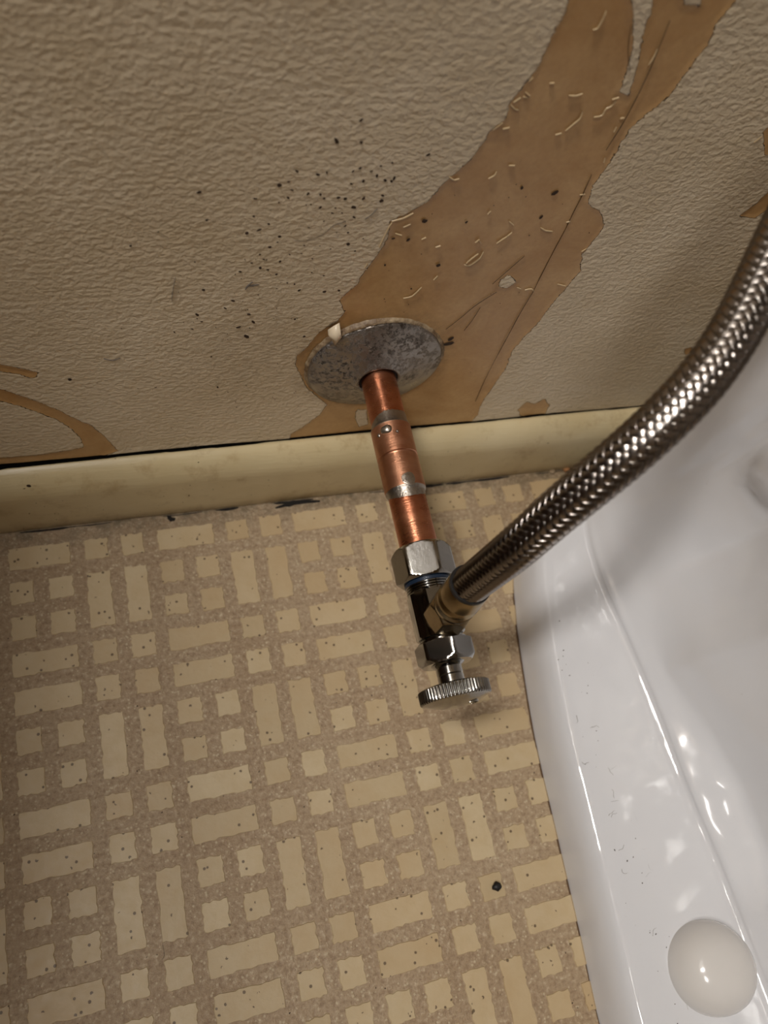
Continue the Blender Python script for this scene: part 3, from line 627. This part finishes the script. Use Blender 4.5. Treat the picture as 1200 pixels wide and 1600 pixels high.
inn = SP - I; dist = np.linalg.norm(inn, axis=1)[:, None]; inn = inn / dist
sh = I - O; shl = np.linalg.norm(sh, axis=1)[:, None]; shn = sh / shl
prof_pts = []
def ring(Pxy, z): prof_pts.append(np.column_stack([Pxy, np.broadcast_to(z, (NSTN,)).astype(float)]))
yy = I[:, 1]
ring(O, 0); ring(O + shn * .25, 2.0); ring(O + shn * .9, 9); ring(O + shn * 2.2, 16.5)
ER = 0
ring(O + shn * 4.0, 22.0); ring(O + shn * 6.0, 25.2); ring(O + shn * 7.6, 26.8); ring(O + shn * 8.8, 27.5); ring(O + shn * 10.5, 27.9)
ring(O + shn * 14, 28.1); ring(O + sh * .45, 28.4); ring(O + sh * .7, 28.9)
ring(I - shn * 6, 29.6); ring(I - shn * 3, 30.4); ring(I - shn * 1.2, 31.7); ring(I + shn * .0, 33.6)
def lv(d, z, bul=0.0):
    D = np.interp(-yy, d[0], d[1]); ring(I + inn * D[:, None], z)
LV = [(36,[.5,.6,2,4,3,4,3,2.5]),(40,[1,1,5,9,7,12,8,4]),(45,[1,1.5,9,16,9,19,14,6]),(52,[2,2,13,23,11,22,17,9]),(62,[2,2.5,17,32,14,24,19,10]),(76,[3,3,21,42,20,26,20,12]),(92,[3,4,25,49,26,28,19,13]),(112,[4,5,28,53,31,29,18,13]),(150,[5,6,30,54,34,26,16,8]),(200,[5,6,30,50,30,22,6,-6]),(260,[5,6,24,30,22,4,-20,-30]),(320,[3,4,6,8,-5,-30,-60,-66]),(370,[2,1,0,-6,-30,-60,-85,-90])]
for z, d in LV: lv(([24, 40, 60, 100, 150, 210, 300, 440], d), z)
G = np.stack(prof_pts, 1)      # station, level, xyz
nl = G.shape[1]
# smooth only the upper levels between rings with a spline
fine = []
for k in range(NSTN): 
    top = catmull(G[k, 14:], 60); fine.append(np.vstack([G[k, :14], top]))
G = np.stack(fine); nl = G.shape[1]
q_ = ((G[:, :, 1] + 90) / 17) ** 2 + ((G[:, :, 2] - 138) / 26) ** 2        # the trapway swells out of the side
G[:, :, 0] -= 9 * np.clip(1 - q_, 0, 1) ** .6
Gm = G[::-1].copy(); Gm[:, :, 0] = 2 * CX - Gm[:, :, 0]
ALL = np.concatenate([G, Gm[1:-1]]); nA = len(ALL)
F = grid_faces(nA, nl, wrap_u=True, flip=False)
t = empty('toilet', 'white glazed porcelain toilet foot on the patterned floor', 'toilet', (CX, -240, 0))
L(build('pedestal', ALL.reshape(-1, 3), F + [[i * nl + nl - 1 for i in range(nA)]], PORC, t, smooth=True))
o = slivers('grime_line', [(1.3, [(c_[0] - .3, c_[1]) for c_ in Co[::25] if -310 < c_[1] < -25 and c_[0] < 170])], mat_simple('brown_grime', lin(84, 60, 36), .8), t, .5, .62, kind=None, on='floor'); L(o)
# bolt caps
def cap(cx, cy, z0):
    V = []; nu, nv = 48, 14
    for i in range(nu):
        a = 2 * math.pi * i / nu; rb = 20.3 * (1 + .03 * math.cos(2 * a + .5))
        for j in range(nv):
            q = j / (nv - 1) * math.pi / 2; r_ = rb * math.cos(q) ** .8; V.append((cx + r_ * math.cos(a), cy + r_ * math.sin(a), z0 + 17 * math.sin(q)))
    o = build('bolt_cap', V, grid_faces(nu, nv, True, flip=True), WHITEP, t, smooth=True); L(o); return o
cap(163.5, -282, 27.6); 
slivers_ = None
LN = []
for _ in range(48):
    x, y = random.uniform(134, 178), random.uniform(-300, -150); P_ = [(x, y)]; a = random.uniform(0, 6)
    for i in range(4): a += random.uniform(-.8, .8); x += 1.1 * math.cos(a); y += 1.1 * math.sin(a); P_.append((x, y))
    LN.append((.35, P_))
o = slivers('lint', LN, LINT, t, .25, .3, on='floor'); L(o); 
for v in o.data.vertices: v.co.z += 28.2 * MM
o = blobs('dust_specks', [(random.uniform(132, 176), random.uniform(-320, -110), random.uniform(.12, .4)) for _ in range(80)], SPECK, t, 'floor', .3); L(o)
for v in o.data.vertices: v.co.z += 28.25 * MM

# ------------------------------------------------------------------ small things on the floor
def crumb(name, label, cat, c, r, mat, n=10):
    bm = bmesh.new(); bmesh.ops.create_icosphere(bm, subdivisions=2, radius=1)
    for v in bm.verts:
        k = r * random.uniform(.75, 1.15); v.co = Vector((v.co.x * k * 1.15, v.co.y * k * .9, v.co.z * k * .7))
    zmin = min(v.co.z for v in bm.verts)
    V = [tuple(v.co - Vector((0, 0, zmin))) for v in bm.verts]; F = [[v.index for v in f.verts] for f in bm.faces]; bm.free()
    o = build(name, V, F, mat, None, smooth=True, loc=c); o['label'] = label; o['category'] = cat; return o
crumb('pebble', 'tiny pale pebble between skirting board and toilet foot', 'pebble', (180.88, -12.63, 0.0), 2.0, CAULK)
crumb('brown_crumb', 'small rusty brown crumb beside the toilet foot at the skirting', 'crumb', (190.79, -12.42, 0.0), 2.2, mat_simple('rusty_crumb', lin(150, 104, 62), .8))
crumb('black_crumb', 'black burnt crumb lying on a cream floor square', 'crumb', (81.05, -230.4, 0.4), 2.3, BLACK)
